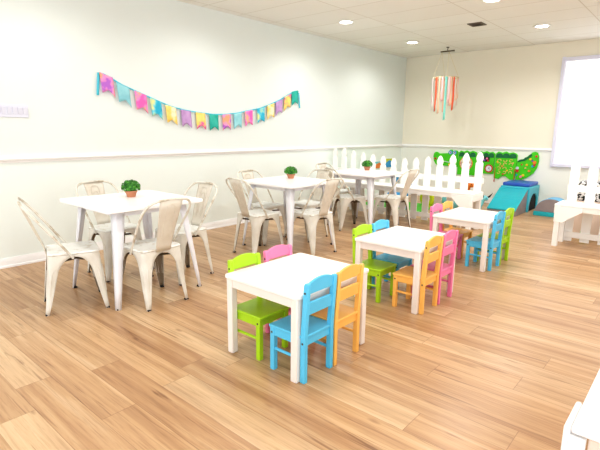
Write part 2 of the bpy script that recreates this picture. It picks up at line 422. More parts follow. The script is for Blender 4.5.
for k, (y, z) in enumerate(CF):
    sl = (cord_z(y + 0.05) - cord_z(y - 0.05)) / 0.1
    w, hgt = 0.077, 0.22
    bm = new(); g = {}
    nx, nz = 6, 6
    for i in range(nx + 1):
        for j in range(nz + 1):
            u = -1 + 2 * i / nx; v = j / nz
            zb = hgt - (0.055 * (1 - abs(u)))      # swallowtail: notch in the middle of the foot
            yy = u * w * (1 - 0.03 * v); zz = 0.115 + sl * yy * 0.9 - v * zb
            yy += -sl * v * hgt * 0.18
            g[i, j] = bm.verts.new((0.014 + 0.006 * math.sin(3 * u + k) * v + 0.01 * v, y - oy + yy, z - oz + zz))
    for i in range(nx):
        for j in range(nz): bm.faces.new((g[i, j], g[i + 1, j], g[i + 1, j + 1], g[i, j + 1]))
    obj('flag', bm, CL[k % 8], t, solid=0.002)

# ------------------------------------------------------------------ ribbon mobile by the far corner
t = thing('ribbon_mobile', 'hanging mobile of coral, pink and mint ribbons below a dark ceiling bar', 'mobile', (-3.96, 8.74, H))
box_obj('bar', (0, 0, -0.075), (0.27, 0.035, 0.022), M['bronze'], t, 0.004)
bm = new(); add_tube(bm, [(0, 0, -0.064), (0, 0, -0.03), (0.012, 0, -0.012), (0.0, 0, -0.001)], 0.007, 8); add_lathe(bm, [(0.03, -0.001), (0.026, -0.01), (0.01, -0.016)], (0, 0, 0), 14); obj('hook', bm, M['screw'], t)
RZ = -0.555; RR = 0.235
for k in range(4):
    a = PI * k / 2 + 0.5
    bm = new(); add_tube(bm, [((-0.11 if math.cos(a) < 0 else 0.03), 0, -0.085), (RR * math.cos(a), RR * math.sin(a), RZ)], 0.0035, 5); obj('string', bm, M['string'], t)
bm = new(); add_tube(bm, [(RR * math.cos(2 * PI * k / 36), RR * math.sin(2 * PI * k / 36), RZ) for k in range(36)], 0.008, 6, True); obj('hoop', bm, M['string'], t)
RC = {'coral': mat('coral_ribbon', (240, 106, 70), 0.6, 0.05), 'pink': mat('pale_pink_ribbon', (250, 206, 208), 0.6, 0.03), 'mint': mat('mint_ribbon', (138, 222, 212), 0.6, 0.03),
      'peach': mat('peach_ribbon', (250, 206, 176), 0.6, 0.03), 'white': mat('white_ribbon', (248, 240, 236), 0.6, 0.02)}
rb = [(-170, 'pink', .52), (-152, 'white', .62), (-134, 'white', .56), (-108, 'coral', .62), (-92, 'peach', .66), (-78, 'pink', .44), (-62, 'mint', .78), (-48, 'pink', .46), (-38, 'peach', .52), (-26, 'coral', .60), (-8, 'peach', .42),
      (14, 'peach', .38), (40, 'pink', .5), (66, 'white', .55), (92, 'pink', .5), (118, 'peach', .62), (142, 'pink', .5), (165, 'white', .6)]
for deg, c, ln in rb:
    a = math.radians(deg); bm = new(); prev = None
    tx, ty = -math.sin(a), math.cos(a); w = 0.020
    ph = random.random() * 6
    for k in range(9):
        z = RZ + 0.006 - ln * k / 8; d = 0.008 * math.sin(k * 1.1 + ph) * k / 8
        cx, cy = (RR + 0.004 + d) * math.cos(a), (RR + 0.004 + d) * math.sin(a)
        tw = 0.25 * math.sin(k * 0.5 + ph); qx, qy = tx * math.cos(tw) - ty * math.sin(tw), tx * math.sin(tw) + ty * math.cos(tw)
        row = [bm.verts.new((cx - qx * w, cy - qy * w, z - (0.02 if k == 8 else 0))), bm.verts.new((cx + qx * w, cy + qy * w, z))]
        if prev: bm.faces.new((prev[0], prev[1], row[1], row[0]))
        prev = row
    o = obj('ribbon', bm, RC[c], t, solid=0.0015); o['label'] = {'coral': 'coral', 'pink': 'pale pink', 'mint': 'mint', 'peach': 'peach', 'white': 'white'}[c] + ' ribbon'

# ------------------------------------------------------------------ metal chairs (front faces +Y)
SZ = 0.47
def rrect(hx, hy, r, n=6):
    pts = []
    for cx, cy, a0 in ((hx - r, hy - r, 0), (-hx + r, hy - r, PI / 2), (-hx + r, -hy + r, PI), (hx - r, -hy + r, 1.5 * PI)):
        for k in range(n + 1):
            a = a0 + PI / 2 * k / n; pts.append((cx + r * math.cos(a), cy + r * math.sin(a)))
    return pts
def chair_leg_bm(sx, sy):
    """pressed sheet leg: an L of two arched half skirts that taper to the foot"""
    bm = new(); hx, hy = 0.178, 0.178
    fx, fy = (0.225, 0.215) if sy > 0 else (0.188, 0.232)
    lev = [0.0, 0.06, 0.14, 0.22, 0.28, 0.34, 0.385, 0.41, 0.425, 0.433, 0.436, 0.446, SZ - 0.012]
    grid = []
    for z in lev:
        f = 1 - z / SZ
        cx = hx + (fx - hx) * f ** 1.15; cy = hy + (fy - hy) * f ** 1.15
        if z < 0.28: w = 0.025 + (0.064 - 0.025) * (z / 0.28) ** 0.9
        elif z < 0.4361:
            q = (z - 0.28) / 0.156; w = 0.064 + (0.178 - 0.064) * (1 - math.sqrt(max(0, 1 - q * q)))
        else: w = 0.178
        r = 0.012 + 0.033 * z / SZ
        r = min(r, w * 0.8)
        row = [(w if w < 0.177 else cx, 0.0)]
        prof = [(w, 0.0), (r + (w - r) * 0.5, 0.0)]
        for k in range(5):
            a = PI / 2 * k / 4; prof.append((r - r * math.sin(a), r - r * math.cos(a)))
        prof += [(0.0, r + (w - r) * 0.5), (0.0, w)]
        grid.append([bm.verts.new((sx * (cx - (p[0] if i or w < 0.177 else cx)), sy * (cy - (p[1] if i < len(prof) - 1 or w < 0.177 else cy)), z)) for i, p in enumerate(prof)])
    for A, B in zip(grid, grid[1:]):
        for k in range(len(A) - 1): bm.faces.new((A[k], A[k + 1], B[k + 1], B[k]))
    bm.normal_update()
    for f in bm.faces:      # the cream face looks outward, the shade-toned one inward
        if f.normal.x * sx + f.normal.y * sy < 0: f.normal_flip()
    return bm
def emboss_bm(sx, sy):
    """long raised arch pressed into the two outer faces of the leg top"""
    bm = new()
    fx, fy = (0.225, 0.215) if sy > 0 else (0.188, 0.232)
    def corner(z):
        f = (1 - z / SZ) ** 1.15
        return 0.178 + (fx - 0.178) * f, 0.178 + (fy - 0.178) * f
    for face in (0, 1):
        pts = []
        for u, z in ((0.022, 0.14), (0.024, 0.24), (0.028, 0.31), (0.036, 0.335), (0.046, 0.345), (0.056, 0.335), (0.060, 0.31), (0.050, 0.24), (0.040, 0.14)):
            cx, cy = corner(z)
            p = (sx * (cx - u), sy * (cy + 0.001), z) if face == 0 else (sx * (cx + 0.001), sy * (cy - u), z)
            pts.append(p)
        add_tube(bm, pts, 0.0042, 6)
    return bm
HP = None
def hoop_path():
    pts = []
    half = [(0.184, -0.010, 0.425), (0.188, -0.030, 0.455), (0.196, -0.105, 0.565), (0.205, -0.180, 0.670), (0.210, -0.240, 0.750), (0.200, -0.290, 0.815), (0.165, -0.320, 0.855), (0.105, -0.334, 0.873), (0.05, -0.337, 0.877), (0.0, -0.338, 0.878)]
    pts = half + [(-x, y, z) for x, y, z in half[-2::-1]]
    # smooth once by chaikin
    P = [Vector(p) for p in pts]
    for _ in range(2):
        Q = [P[0]]
        for a, b2 in zip(P, P[1:]): Q += [a * 0.75 + b2 * 0.25, a * 0.25 + b2 * 0.75]
        Q.append(P[-1]); P = Q
    return P
def make_chair(label, loc, rz, group):
    t = thing('metal_chair', label, 'chair', loc, rz, group)
    # seat: shallow dished sheet with rolled rim
    bm = new(); loops = []
    for f, z in ((1.0, SZ - 0.016), (1.012, SZ - 0.006), (0.985, SZ), (0.9, SZ - 0.001), (0.75, SZ - 0.008), (0.4, SZ - 0.011), (0.1, SZ - 0.012)):
        loops.append([bm.verts.new((x * f, y * f, z)) for x, y in rrect(0.18, 0.18, 0.046)])
    for A, B in zip(loops, loops[1:]):
        for k in range(len(A)): bm.faces.new((A[k], A[(k + 1) % len(A)], B[(k + 1) % len(A)], B[k]))
    bm.faces.new(loops[-1]); bmesh.ops.recalc_face_normals(bm, faces=bm.faces)
    obj('seat', bm, M['cream_seat'], t, solid=0.003)
    for sx in (-1, 1):
        for sy in (-1, 1):
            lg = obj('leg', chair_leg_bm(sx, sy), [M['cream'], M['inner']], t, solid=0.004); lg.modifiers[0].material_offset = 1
            obj('embossed_arch', emboss_bm(sx, sy), M['cream'], lg)
            fx, fy = (0.225, 0.215) if sy > 0 else (0.188, 0.232)
            bm = new(); add_box(bm, (sx * (fx - 0.013), sy * (fy - 0.013), 0.007), (0.029, 0.029, 0.014)); obj('rubber_foot', bm, M['rubber'], lg, 0.004)
    bm = new(); add_tube(bm, hoop_path(), 0.0095, 10); obj('back_hoop', bm, M['hoop'], t)
    # centre slat: from the seat's rear edge up to the hoop, with pressed ridges
    bm = new(); g = []
    lv = [(0.448, -0.184, 0.068), (0.50, -0.196, 0.069), (0.60, -0.232, 0.076), (0.70, -0.270, 0.085), (0.80, -0.309, 0.095), (0.874, -0.337, 0.100)]
    nx = 8
    for z, y, w in lv: g.append([bm.verts.new((-w + 2 * w * i / nx, y - 0.006 * math.cos(PI * (i / nx - 0.5)), z)) for i in range(nx + 1)])
    for A, B in zip(g, g[1:]):
        for i in range(nx): bm.faces.new((A[i], A[i + 1], B[i + 1], B[i]))
    bmesh.ops.recalc_face_normals(bm, faces=bm.faces)
    sl = obj('back_slat', bm, M['cream_slat'], t, solid=0.004)
    bm = new()
    def ys(z):
        for (z0, y0, _), (z1, y1, _) in zip(lv, lv[1:]):
            if z0 <= z <= z1: return y0 + (y1 - y0) * (z - z0) / (z1 - z0)
        return lv[-1][1]
    for off in (-0.0085, 0.0):
        for sc in (1.0, 0.55):
            pts = [(-0.036 * sc, 0, 0.56 + 0.06 * (1 - sc)), (-0.040 * sc, 0, 0.70), (-0.042 * sc, 0, 0.79 * (0.9 + 0.1 * sc)), (-0.03 * sc, 0, 0.83 - 0.06 * (1 - sc) * 2), (0, 0, 0.84 - 0.06 * (1 - sc) * 2), (0.03 * sc, 0, 0.83 - 0.06 * (1 - sc) * 2), (0.042 * sc, 0, 0.79 * (0.9 + 0.1 * sc)), (0.040 * sc, 0, 0.70), (0.036 * sc, 0, 0.56 + 0.06 * (1 - sc))]
            add_tube(bm, [(x, ys(z) + off + 0.0015, z) for x, _, z in pts], 0.003, 6)
    obj('pressed_ridge', bm, M['cream_slat'], sl)
    # cross brace under the seat
    bm = new()
    for s_ in (-1, 1):
        add_tube(bm, [(s_ * 0.158, 0.158, 0.40), (s_ * 0.06, 0.06, 0.385), (0, 0, 0.383 + 0.006 * s_), (-s_ * 0.06, -0.06, 0.385), (-s_ * 0.158, -0.158, 0.40)], 0.009, 6)
    obj('cross_brace', bm, M['brace'], t)
    return t
T1 = (-3.71, 2.05); T2 = (-3.785, 4.14); T3 = (-3.81, 5.84)
CH = [
  ((-3.70, 1.51), -0.33, 'cream metal chair at the near left, leaning hoop back toward the left edge, nearest table', 'a'),
  ((-3.345, 1.985), PI / 2, 'cream metal chair whose broad back slat stands before the nearest white metal table', 'a'),
  ((-3.69, 2.52), PI + 0.10, 'cream metal chair at the right far side of the nearest white metal table', 'a'),
  ((-4.24, 2.14), -PI / 2 + 0.05, 'cream metal chair between the left wall and the nearest white metal table', 'a'),
  ((-3.80, 3.645), -0.06, 'cream metal chair left of the middle white metal table, its beige slat toward the camera', 'b'),
  ((-3.39, 4.12), PI / 2 - 0.14, 'cream metal chair right of the middle white metal table, hoop rising before its right corner', 'b'),
  ((-4.17, 4.12), -PI / 2, 'cream metal chair by the left wall behind the middle white metal table', 'b'),
  ((-3.89, 4.62), PI, 'cream metal chair on the far side of the middle white metal table', 'b'),
  ((-3.85, 5.53), -0.5, 'cream metal chair left of the far white metal table, before the picket fence', 'c'),
  ((-3.38, 5.93), PI / 2 - 0.08, 'cream metal chair right of the far white metal table, slat against the white pickets', 'c'),
  ((-4.36, 5.94), -PI / 2, 'cream metal chair by the left wall behind the far white metal table', 'c')]
GR = {'a': 'metal chairs at the nearest white table', 'b': 'metal chairs at the middle white table', 'c': 'metal chairs at the far white table'}
proto = None
for (x, y), rz, l, g in CH:
    if proto is None: proto = make_chair(l, (x, y, 0), rz, GR[g])
    else: dup(proto, (x, y, 0), rz, l, GR[g])

# ------------------------------------------------------------------ white metal tables
TZ = 0.802
def make_table(label, loc, group):
    t = thing('metal_table', label, 'table', loc, 0, group)
    bm = new(); hs = 0.437
    add_prism(bm, rrect(hs, hs, 0.03), 0.028, 'z', TZ - 0.028); obj('tabletop', bm, M['white'], t, 0.004)
    bm = new()
    for c, s in (((0, -0.305, TZ - 0.055), (0.60, 0.012, 0.054)), ((0, 0.305, TZ - 0.055), (0.60, 0.012, 0.054)), ((-0.305, 0, TZ - 0.055), (0.012, 0.60, 0.054)), ((0.305, 0, TZ - 0.055), (0.012, 0.60, 0.054))): add_box(bm, c, s)
    obj('apron', bm, M['metal_white'], t, 0.002)
    for sx in (-1, 1):
        for sy in (-1, 1):
            bm = new(); g = []
            for z in (0.0, 0.15, 0.35, 0.55, TZ - 0.03):
                f = z / TZ
                cx = 0.405 - 0.085 * f; w = 0.032 + 0.046 * f; r = 0.016
                prof = [(w, 0), (w * 0.55, 0)] + [(r - r * math.sin(PI / 2 * k / 4), r - r * math.cos(PI / 2 * k / 4)) for k in range(5)] + [(0, w * 0.55), (0, w)]
                g.append([bm.verts.new((sx * (cx - a), sy * (cx - b2), z)) for a, b2 in prof])
            for A, B in zip(g, g[1:]):
                for k in range(len(A) - 1): bm.faces.new((A[k], A[k + 1], B[k + 1], B[k]))
            bmesh.ops.recalc_face_normals(bm, faces=bm.faces)
            lg = obj('leg', bm, M['metal_white'], t, solid=0.006)
            bm = new(); add_box(bm, (sx * 0.388, sy * 0.388, 0.007), (0.034, 0.034, 0.014)); obj('rubber_foot', bm, M['rubber'], lg, 0.004)
            bm = new(); add_lathe(bm, [(0.012, 0.0), (0.012, 0.003), (0.006, 0.005)], (0, 0, 0), 12)
            for v in bm.verts: v.co = Vector((sx * 0.346, sy * (0.3710 + v.co.z), 0.33 + v.co.y)) + Vector((sx * v.co.x, 0, 0))
            bmesh.ops.recalc_face_normals(bm, faces=bm.faces)
            obj('bolt', bm, M['metal_white'], lg)
    return t
tb = make_table('square white metal table nearest the camera, with a potted plant', (*T1, 0), 'square white metal tables')
dup(tb, (*T2, 0), 0, 'square white metal table in the middle of the row along the left wall')
dup(tb, (*T3, 0), 0, 'square white metal table farthest back, in front of the picket fence')

# ------------------------------------------------------------------ little potted plants
def make_plant(label, loc):
    t = thing('potted_plant', label, 'plant', loc, 0, 'potted plants on the white metal tables')
    bm = new(); add_lathe(bm, [(0.034, 0), (0.036, 0.003), (0.048, 0.040), (0.054, 0.042), (0.055, 0.056), (0.051, 0.057), (0.048, 0.049), (0.0005, 0.049)], (0, 0, 0), 26); obj('pot', bm, M['pot'], t)
    bm = new(); add_lathe(bm, [(0.0005, 0.0495), (0.047, 0.0495), (0.047, 0.053), (0.0005, 0.055)], (0, 0, 0), 18); obj('soil', bm, M['soil'], t)
    bm = new(); add_ball(bm, (0, 0, 0.090), 0.052, 2, (1.1, 1.1, 0.85))
    rnd = random.Random(3)
    for k in range(520):
        a = rnd.random() * 2 * PI; e = math.asin(rnd.uniform(-0.45, 1)); rr = rnd.uniform(0.9, 1.12)
        d = Vector((math.cos(a) * math.cos(e), math.sin(a) * math.cos(e), math.sin(e)))
        c = Vector((d.x * 0.073, d.y * 0.073, 0.088 + d.z * 0.056)) * 1.0
        c = Vector((c.x * rr, c.y * rr, 0.088 + (c.z - 0.088) * rr))
        n = (d + Vector((rnd.uniform(-.7, .7), rnd.uniform(-.7, .7), rnd.uniform(-.4, .8)))).normalized()
        tdir = n.cross(Vector((rnd.uniform(-1, 1), rnd.uniform(-1, 1), rnd.uniform(-1, 1)))).normalized(); bdir = n.cross(tdir)
        s = rnd.uniform(0.008, 0.013)
        vs = [bm.verts.new(c + tdir * s * u + bdir * s * 0.6 * v + n * h) for u, v, h in ((-1, 0, 0), (0, -1, 0.002), (1, 0, 0.001), (0, 1, 0.002))]
        bm.faces.new(vs)
    obj('foliage', bm, M['leaf'], t, smooth=False)
    return t
pl = make_plant('small green topiary in a terracotta pot on the nearest white table', (-3.82, 2.105, TZ))
dup(pl, (-3.92, 4.33, TZ), 1.0, 'small green topiary in a terracotta pot on the middle white table')
dup(pl, (-3.95, 6.12, TZ), 2.0, 'small green topiary in a terracotta pot on the far white table by the fence')

# ------------------------------------------------------------------ children's tables
KZ = 0.52
def make_kids_table(label, loc):
    t = thing('kids_table', label, 'table', loc, 0, 'low white wooden tables')
    bm = new(); add_prism(bm, rrect(0.303, 0.360, 0.022), 0.022, 'z', KZ - 0.022); obj('tabletop', bm, M['kid_white'], t, 0.004)
    bm = new()
    for c, s in (((0, -0.33, KZ - 0.052), (0.52, 0.018, 0.060)), ((0, 0.33, KZ - 0.052), (0.52, 0.018, 0.060)), ((-0.276, 0, KZ - 0.052), (0.018, 0.64, 0.060)), ((0.276, 0, KZ - 0.052), (0.018, 0.64, 0.060))): add_box(bm, c, s)
    obj('apron', bm, M['kid_leg'], t, 0.003)
    for sx in (-1, 1):
        for sy in (-1, 1):
            bm = new(); add_box(bm, (sx * 0.270, sy * 0.325, (KZ - 0.022) / 2), (0.047, 0.047, KZ - 0.022)); obj('leg', bm, M['kid_leg'], t, 0.006)
    return t
K1 = (-1.858, 2.133); K2 = (-1.833, 3.51); K3 = (-1.848, 5.0)
kt = make_kids_table('low white wooden table nearest the camera, with four painted chairs', (*K1, 0))
dup(kt, (*K2, 0), 0, 'low white wooden table in the middle of the row of three')
dup(kt, (*K3, 0), 0, 'low white wooden table farthest back, near the teal ramp')

# ------------------------------------------------------------------ children's chairs (front faces +Y)
def make_kids_chair(label, loc, rz, m, group):
    t = thing('kids_chair', label, 'chair', loc, rz, group)
    hw, hd, sz, top = 0.132, 0.135, 0.285, 0.592
    bm = new()
    add_prism(bm, [(-hw - 0.002, -hd + 0.004), (hw + 0.002, -hd + 0.004), (hw + 0.002, hd + 0.008), (-hw - 0.002, hd + 0.008)], 0.018, 'z', sz - 0.018)
    obj('seat', bm, m, t, 0.005)
    bm = new()
    for c, s in (((0, hd - 0.018, sz - 0.042), (2 * hw - 0.02, 0.014, 0.048)), ((-hw + 0.012, 0, sz - 0.042), (0.014, 2 * hd - 0.02, 0.048)), ((hw - 0.012, 0, sz - 0.042), (0.014, 2 * hd - 0.02, 0.048)), ((0, -hd + 0.02, sz - 0.042), (2 * hw - 0.02, 0.014, 0.048))): add_box(bm, c, s)
    obj('seat_apron', bm, m, t, 0.002)
    def lean(z): return 0.0 if z < sz else -(z - sz) * 0.055
    for sx in (-1, 1):
        bm = new(); add_box(bm, (sx * (hw - 0.017), hd - 0.016, (sz - 0.018) / 2), (0.033, 0.033, sz - 0.018)); lg = obj('front_leg', bm, m, t, 0.004)
        bm = new(); add_lathe(bm, [(0.0065, 0.0), (0.0065, 0.002), (0.0005, 0.003)], (sx * hw, hd - 0.016, sz - 0.045), 10, 'x')
        if sx < 0:
            for v in bm.verts: v.co.x = -hw - (v.co.x + hw)
            bmesh.ops.recalc_face_normals(bm, faces=bm.faces)
        obj('screw', bm, M['screw'], lg)
        # rear post: leg and back upright in one piece, leaning back above the seat
        bm = new(); x0, x1 = sx * (hw + 0.001) - 0.015 * 0, sx * (hw - 0.028)
        prof = [(-hd, 0), (-hd + 0.034, 0), (-hd + 0.034, sz), (-hd + 0.030 + lean(top), top - 0.012), (-hd + 0.022 + lean(top), top), (-hd + 0.004 + lean(top), top), (-hd + lean(top), top - 0.012), (-hd, sz)]
        add_prism(bm, prof, abs(x1 - x0), 'x', min(x0, x1)); lg = obj('rear_post', bm, m, t, 0.004)
        for zz in (top - 0.055, sz - 0.045):
            bm = new(); add_lathe(bm, [(0.0065, 0.0), (0.0065, 0.002), (0.0005, 0.003)], (sx * (hw + 0.001), -hd + 0.016 + lean(zz), zz), 10, 'x')
            if sx < 0:
                for v in bm.verts: v.co.x = -2 * (hw + 0.001) - v.co.x
                bmesh.ops.recalc_face_normals(bm, faces=bm.faces)
            obj('screw', bm, M['screw'], lg)
        bm = new(); add_tube(bm, [(sx * (hw - 0.016), -hd + 0.03, 0.135), (sx * (hw - 0.016), hd - 0.03, 0.135)], 0.0095, 10); obj('stretcher', bm, m, t)
    def rail(name, z0, z1, arch):
        bm = new(); w = hw - 0.027; n = 12; pts = [(-w, z0), (w, z0)]
        for k in range(n + 1):
            u = 1 - 2 * k / n; pts.append((u * w, z1 + arch * (1 - u * u)))
        vs = add_prism(bm, pts, 0.016, 'y', -hd + 0.008)
        for v in vs: v.co.y += lean(v.co.z)
        return obj(name, bm, m, t, 0.003, angle=30)
    rail('top_rail', top - 0.066, top - 0.004, 0.022)
    rail('back_slat', top - 0.190, top - 0.116, 0.0)
    return t
KC = [('green', K1, -1, -1, 'lime green wooden chair tucked under the near left side of the nearest low table'),
      ('pink', K1, -1, 1, 'pink wooden chair behind the lime green one at the nearest low table'),
      ('blue', K1, 1, -1, 'sky blue wooden chair at the front of the nearest low table'),
      ('orange', K1, 1, 1, 'apricot orange wooden chair beside the blue one at the nearest low table'),
      ('green', K2, -1, -1, 'lime green wooden chair on the left side of the middle low table'),
      ('blue', K2, -1, 1, 'sky blue wooden chair behind the lime green one at the middle low table'),
      ('orange', K2, 1, -1, 'apricot orange wooden chair on the near right side of the middle low table'),
      ('pink', K2, 1, 1, 'pink wooden chair beside the orange one at the middle low table'),
      ('pink', K3, -1, -1, 'pink wooden chair on the left side of the farthest low table'),
      ('orange', K3, -1, 1, 'apricot orange wooden chair behind the pink one at the farthest low table'),
      ('blue', K3, 1, -1, 'sky blue wooden chair on the near right side of the farthest low table'),
      ('green', K3, 1, 1, 'lime green wooden chair beside the blue one at the farthest low table')]
kp = {}
KG = {K1: 'painted chairs at the nearest low table', K2: 'painted chairs at the middle low table', K3: 'painted chairs at the farthest low table'}
for c, K, sx, sy, l in KC:
    dx = 0.195 if sx > 0 else {K1: -0.185, K2: -0.19, K3: -0.225}[K]
    dy = {K1: (-0.19, 0.09), K2: (-0.185, 0.105), K3: (-0.13, 0.155)}[K][0 if sy < 0 else 1]
    if sx < 0: dy = {K1: (-0.170, 0.145), K2: (-0.20, 0.095), K3: (-0.13, 0.155)}[K][0 if sy < 0 else 1]
    loc = (K[0] + dx, K[1] + dy, 0); rz = PI / 2 if sx > 0 else -PI / 2
    if c not in kp: kp[c] = make_kids_chair(l, loc, rz, M['k_' + c], KG[K])
    else: dup(kp[c], loc, rz, l, KG[K])

# ------------------------------------------------------------------ picket fence benches
def picket_outline(h, w=0.054):
    half = [(w, 0.0), (w, h - 0.165), (w * 0.72, h - 0.150), (w * 0.72, h - 0.135), (w * 0.95, h - 0.105), (w * 0.92, h - 0.075), (w * 0.62, h - 0.035), (w * 0.28, h - 0.008), (0.0, h)]
    return half + [(-x, z) for x, z in half[-2::-1]]
def make_bench(label, loc, heights, pitch, gus, ends, sz, over):
    """pickets on y=0; seat runs toward -y"""
    t = thing('picket_bench', label, 'bench', loc)
    n = len(heights); L_ = pitch * (n - 1); D = 0.40
    for k, h in enumerate(heights):
        bm = new(); add_prism(bm, [(x + k * pitch, z + 0.012) for x, z in picket_outline(h - 0.012)], 0.02, 'y', -0.01); obj('picket', bm, M['fence'], t, 0.003)
    for nm, z, hgt in (('upper_rail', 0.70, 0.085), ('seat_rail', 0.49, 0.07), ('lower_rail', 0.10, 0.075)):
        bm = new(); add_box(bm, (L_ / 2, 0.022 if nm == 'upper_rail' else -0.022, z), (L_ + 0.14, 0.022, hgt)); obj(nm, bm, M['fence'], t, 0.003)
    bm = new(); add_box(bm, (L_ / 2, -D / 2 - 0.014, sz - 0.0125), (L_ + 2 * over, D + 0.0, 0.025)); obj('seat', bm, M['fence'], t, 0.005)
    bm = new(); add_box(bm, (L_ / 2, -D + 0.012, sz - 0.055), (L_ + 2 * over - 0.02, 0.022, 0.06)); obj('front_apron', bm, M['fence'], t, 0.003)
    for s_ in ends:
        xe = -over + 0.045 if s_ < 0 else L_ + over - 0.045
        for yy, nm in ((-D + 0.02, 'front_leg'), (-0.06, 'rear_leg')):
            bm = new(); add_box(bm, (xe, yy, (sz - 0.025) / 2), (0.06, 0.06, sz - 0.025)); obj(nm, bm, M['fence'], t, 0.004)
        # angled gusset board at the front corner and its partner on the end
        e = xe + 0.035 * s_; q = -s_
        bm = new(); add_prism(bm, [(e, sz - 0.03), (e + q * 0.30, sz - 0.03), (e + q * 0.30, sz - 0.075), (e + q * 0.10, gus), (e, gus)], 0.022, 'y', -D - 0.022); obj('corner_gusset', bm, M['fence'], t, 0.003)
        bm = new(); add_box(bm, (xe + 0.035 * s_, -D / 2 - 0.01, sz - 0.07), (0.022, D - 0.02, 0.09)); obj('end_apron', bm, M['fence'], t, 0.003)
    return t
HL = [1.092, 1.100, 1.060, 1.035, 1.016, 0.992, 0.970, 0.976, 0.990, 1.014, 1.040, 1.068, 1.098, 1.122]
make_bench('long white picket fence bench with a scalloped top below the crocodile board', (-5.075, 6.8, 0), HL, 0.2, 0.28, (-1, 1), 0.555, 0.10)
HR = [1.150, 1.125, 1.09, 1.06, 1.06, 1.09, 1.125]
make_bench('white picket fence bench standing at the right under the bright window', (-1.25, 6.8, 0), HR, 0.2, 0.31, (-1, 1), 0.535, 0.105)

# ------------------------------------------------------------------ crocodile activity board on the back wall
t = thing('crocodile_wall_board', 'bright green crocodile activity board mounted on the back wall', 'wall toy', (-3.4, YB, 0.5))
ox, oy, oz = t.location
def wp(pts): return [(x - ox, z - oz) for x, z in pts]
def plate(name, pts, m, parent, front, th):
    bm = new(); add_prism(bm, wp(pts), th, 'y', -front - th); return obj(name, bm, m, parent, 0.003)
def disc(name, x, z, r, m, parent, front, th, n=24):
    bm = new(); add_lathe(bm, [(0.0005, 0), (r, 0), (r, th), (r * 0.6, th), (0.0005, th)], (0, 0, 0), n, 'y')
    for v in bm.verts: v.co = Vector((v.co.x + x - ox, -front - v.co.y, v.co.z + z - oz))
    bmesh.ops.recalc_face_normals(bm, faces=bm.faces)
    return obj(name, bm, m, parent)
head = plate('head', [(-3.90, 0.68), (-4.30, 0.70), (-4.37, 0.71), (-4.42, 0.78), (-4.44, 0.88), (-4.43, 0.94), (-4.395, 0.975), (-4.35, 0.975), (-4.31, 0.945), (-4.12, 0.955), (-4.10, 1.0), (-4.07, 1.03), (-4.03, 1.03), (-4.01, 1.0), (-3.97, 1.02), (-3.93, 1.02), (-3.90, 0.99)], M['croc'], t, 0.0, 0.03)
for x, z in ((-4.065, 0.975), (-3.975, 0.972)):
    e = disc('eye', x, z, 0.04, M['blue_eye'], head, 0.03, 0.008); e['label'] = 'round blue eye'
    disc('pupil', x, z, 0.024, M['plate'], head, 0.038, 0.005); disc('pupil', x + 0.004, z + 0.004, 0.011, M['black'], head, 0.043, 0.003)
disc('nostril', -4.385, 0.835, 0.024, M['red'], head, 0.03, 0.012); disc('bead', -4.07, 0.72, 0.024, M['yellow'], head, 0.03, 0.014)
bm = new(); add_tube(bm, [(x - ox, -0.034, z - oz) for x, z in ((-4.35, 0.79), (-4.27, 0.77), (-4.18, 0.785), (-4.09, 0.77), (-4.0, 0.785))], 0.008, 6); obj('mouth_wire', bm, M['plate'], head)
def scales(parent, x0, x1, z, n, r):
    pts = [(x0, z - 0.045)]
    for k in range(n):
        cx = x0 + (x1 - x0) * (k + 0.5) / n; hw_ = (x1 - x0) / n / 2
        for j in range(9):
            a = PI - PI * j / 8; pts.append((cx + hw_ * math.cos(a), z + r * math.sin(a)))
    pts.append((x1, z - 0.045))
    return plate('scale_crest', pts, M['croc_dark'], parent, 0.03, 0.008)
def crest_panel(pts): return plate('body_panel', pts, M['croc'], t, 0.0, 0.03)
p1 = crest_panel([(-3.895, 0.53), (-3.515, 0.53), (-3.505, 0.97), (-3.53, 1.005), (-3.60, 1.025), (-3.66, 1.0), (-3.72, 1.03), (-3.78, 1.0), (-3.84, 1.02), (-3.885, 0.99)])
scales(p1, -3.87, -3.53, 0.945, 3, 0.045)
disc('dial_rim', -3.715, 0.765, 0.135, M['orange'], p1, 0.03, 0.008, 36); disc('dial', -3.715, 0.765, 0.12, M['maze'], p1, 0.038, 0.008, 36); disc('hub', -3.715, 0.765, 0.02, M['red'], p1, 0.046, 0.01)
p2 = crest_panel([(-3.50, 0.585), (-3.165, 0.585), (-3.155, 0.98), (-3.20, 1.02), (-3.26, 1.005), (-3.32, 1.03), (-3.38, 1.005), (-3.44, 1.025), (-3.49, 0.99)])
scales(p2, -3.48, -3.17, 0.95, 3, 0.045)
plate('toy_plate', [(-3.44, 0.82), (-3.25, 0.82), (-3.25, 0.92), (-3.44, 0.92)], M['black'], p2, 0.03, 0.008)
for x, z, c in ((-3.39, 0.885, 'toy_blue'), (-3.345, 0.85, 'purple'), (-3.30, 0.885, 'k_pink'), (-3.275, 0.845, 'red'), (-3.42, 0.84, 'yellow')): disc('bead', x, z, 0.02, M[c], p2, 0.038, 0.012, 14)
disc('clock_rim', -3.25, 0.69, 0.08, M['red'], p2, 0.03, 0.010, 30); disc('clock_face', -3.25, 0.69, 0.056, M['plate'], p2, 0.040, 0.006, 30)
bm = new()
for a, ln in ((0.4, 0.04), (2.0, 0.03)): add_tube(bm, [(-3.25 - ox, -0.049, 0.69 - oz), (-3.25 - ox + ln * math.sin(a), -0.049, 0.69 - oz + ln * math.cos(a))], 0.004, 5)
obj('clock_hand', bm, M['black'], p2)
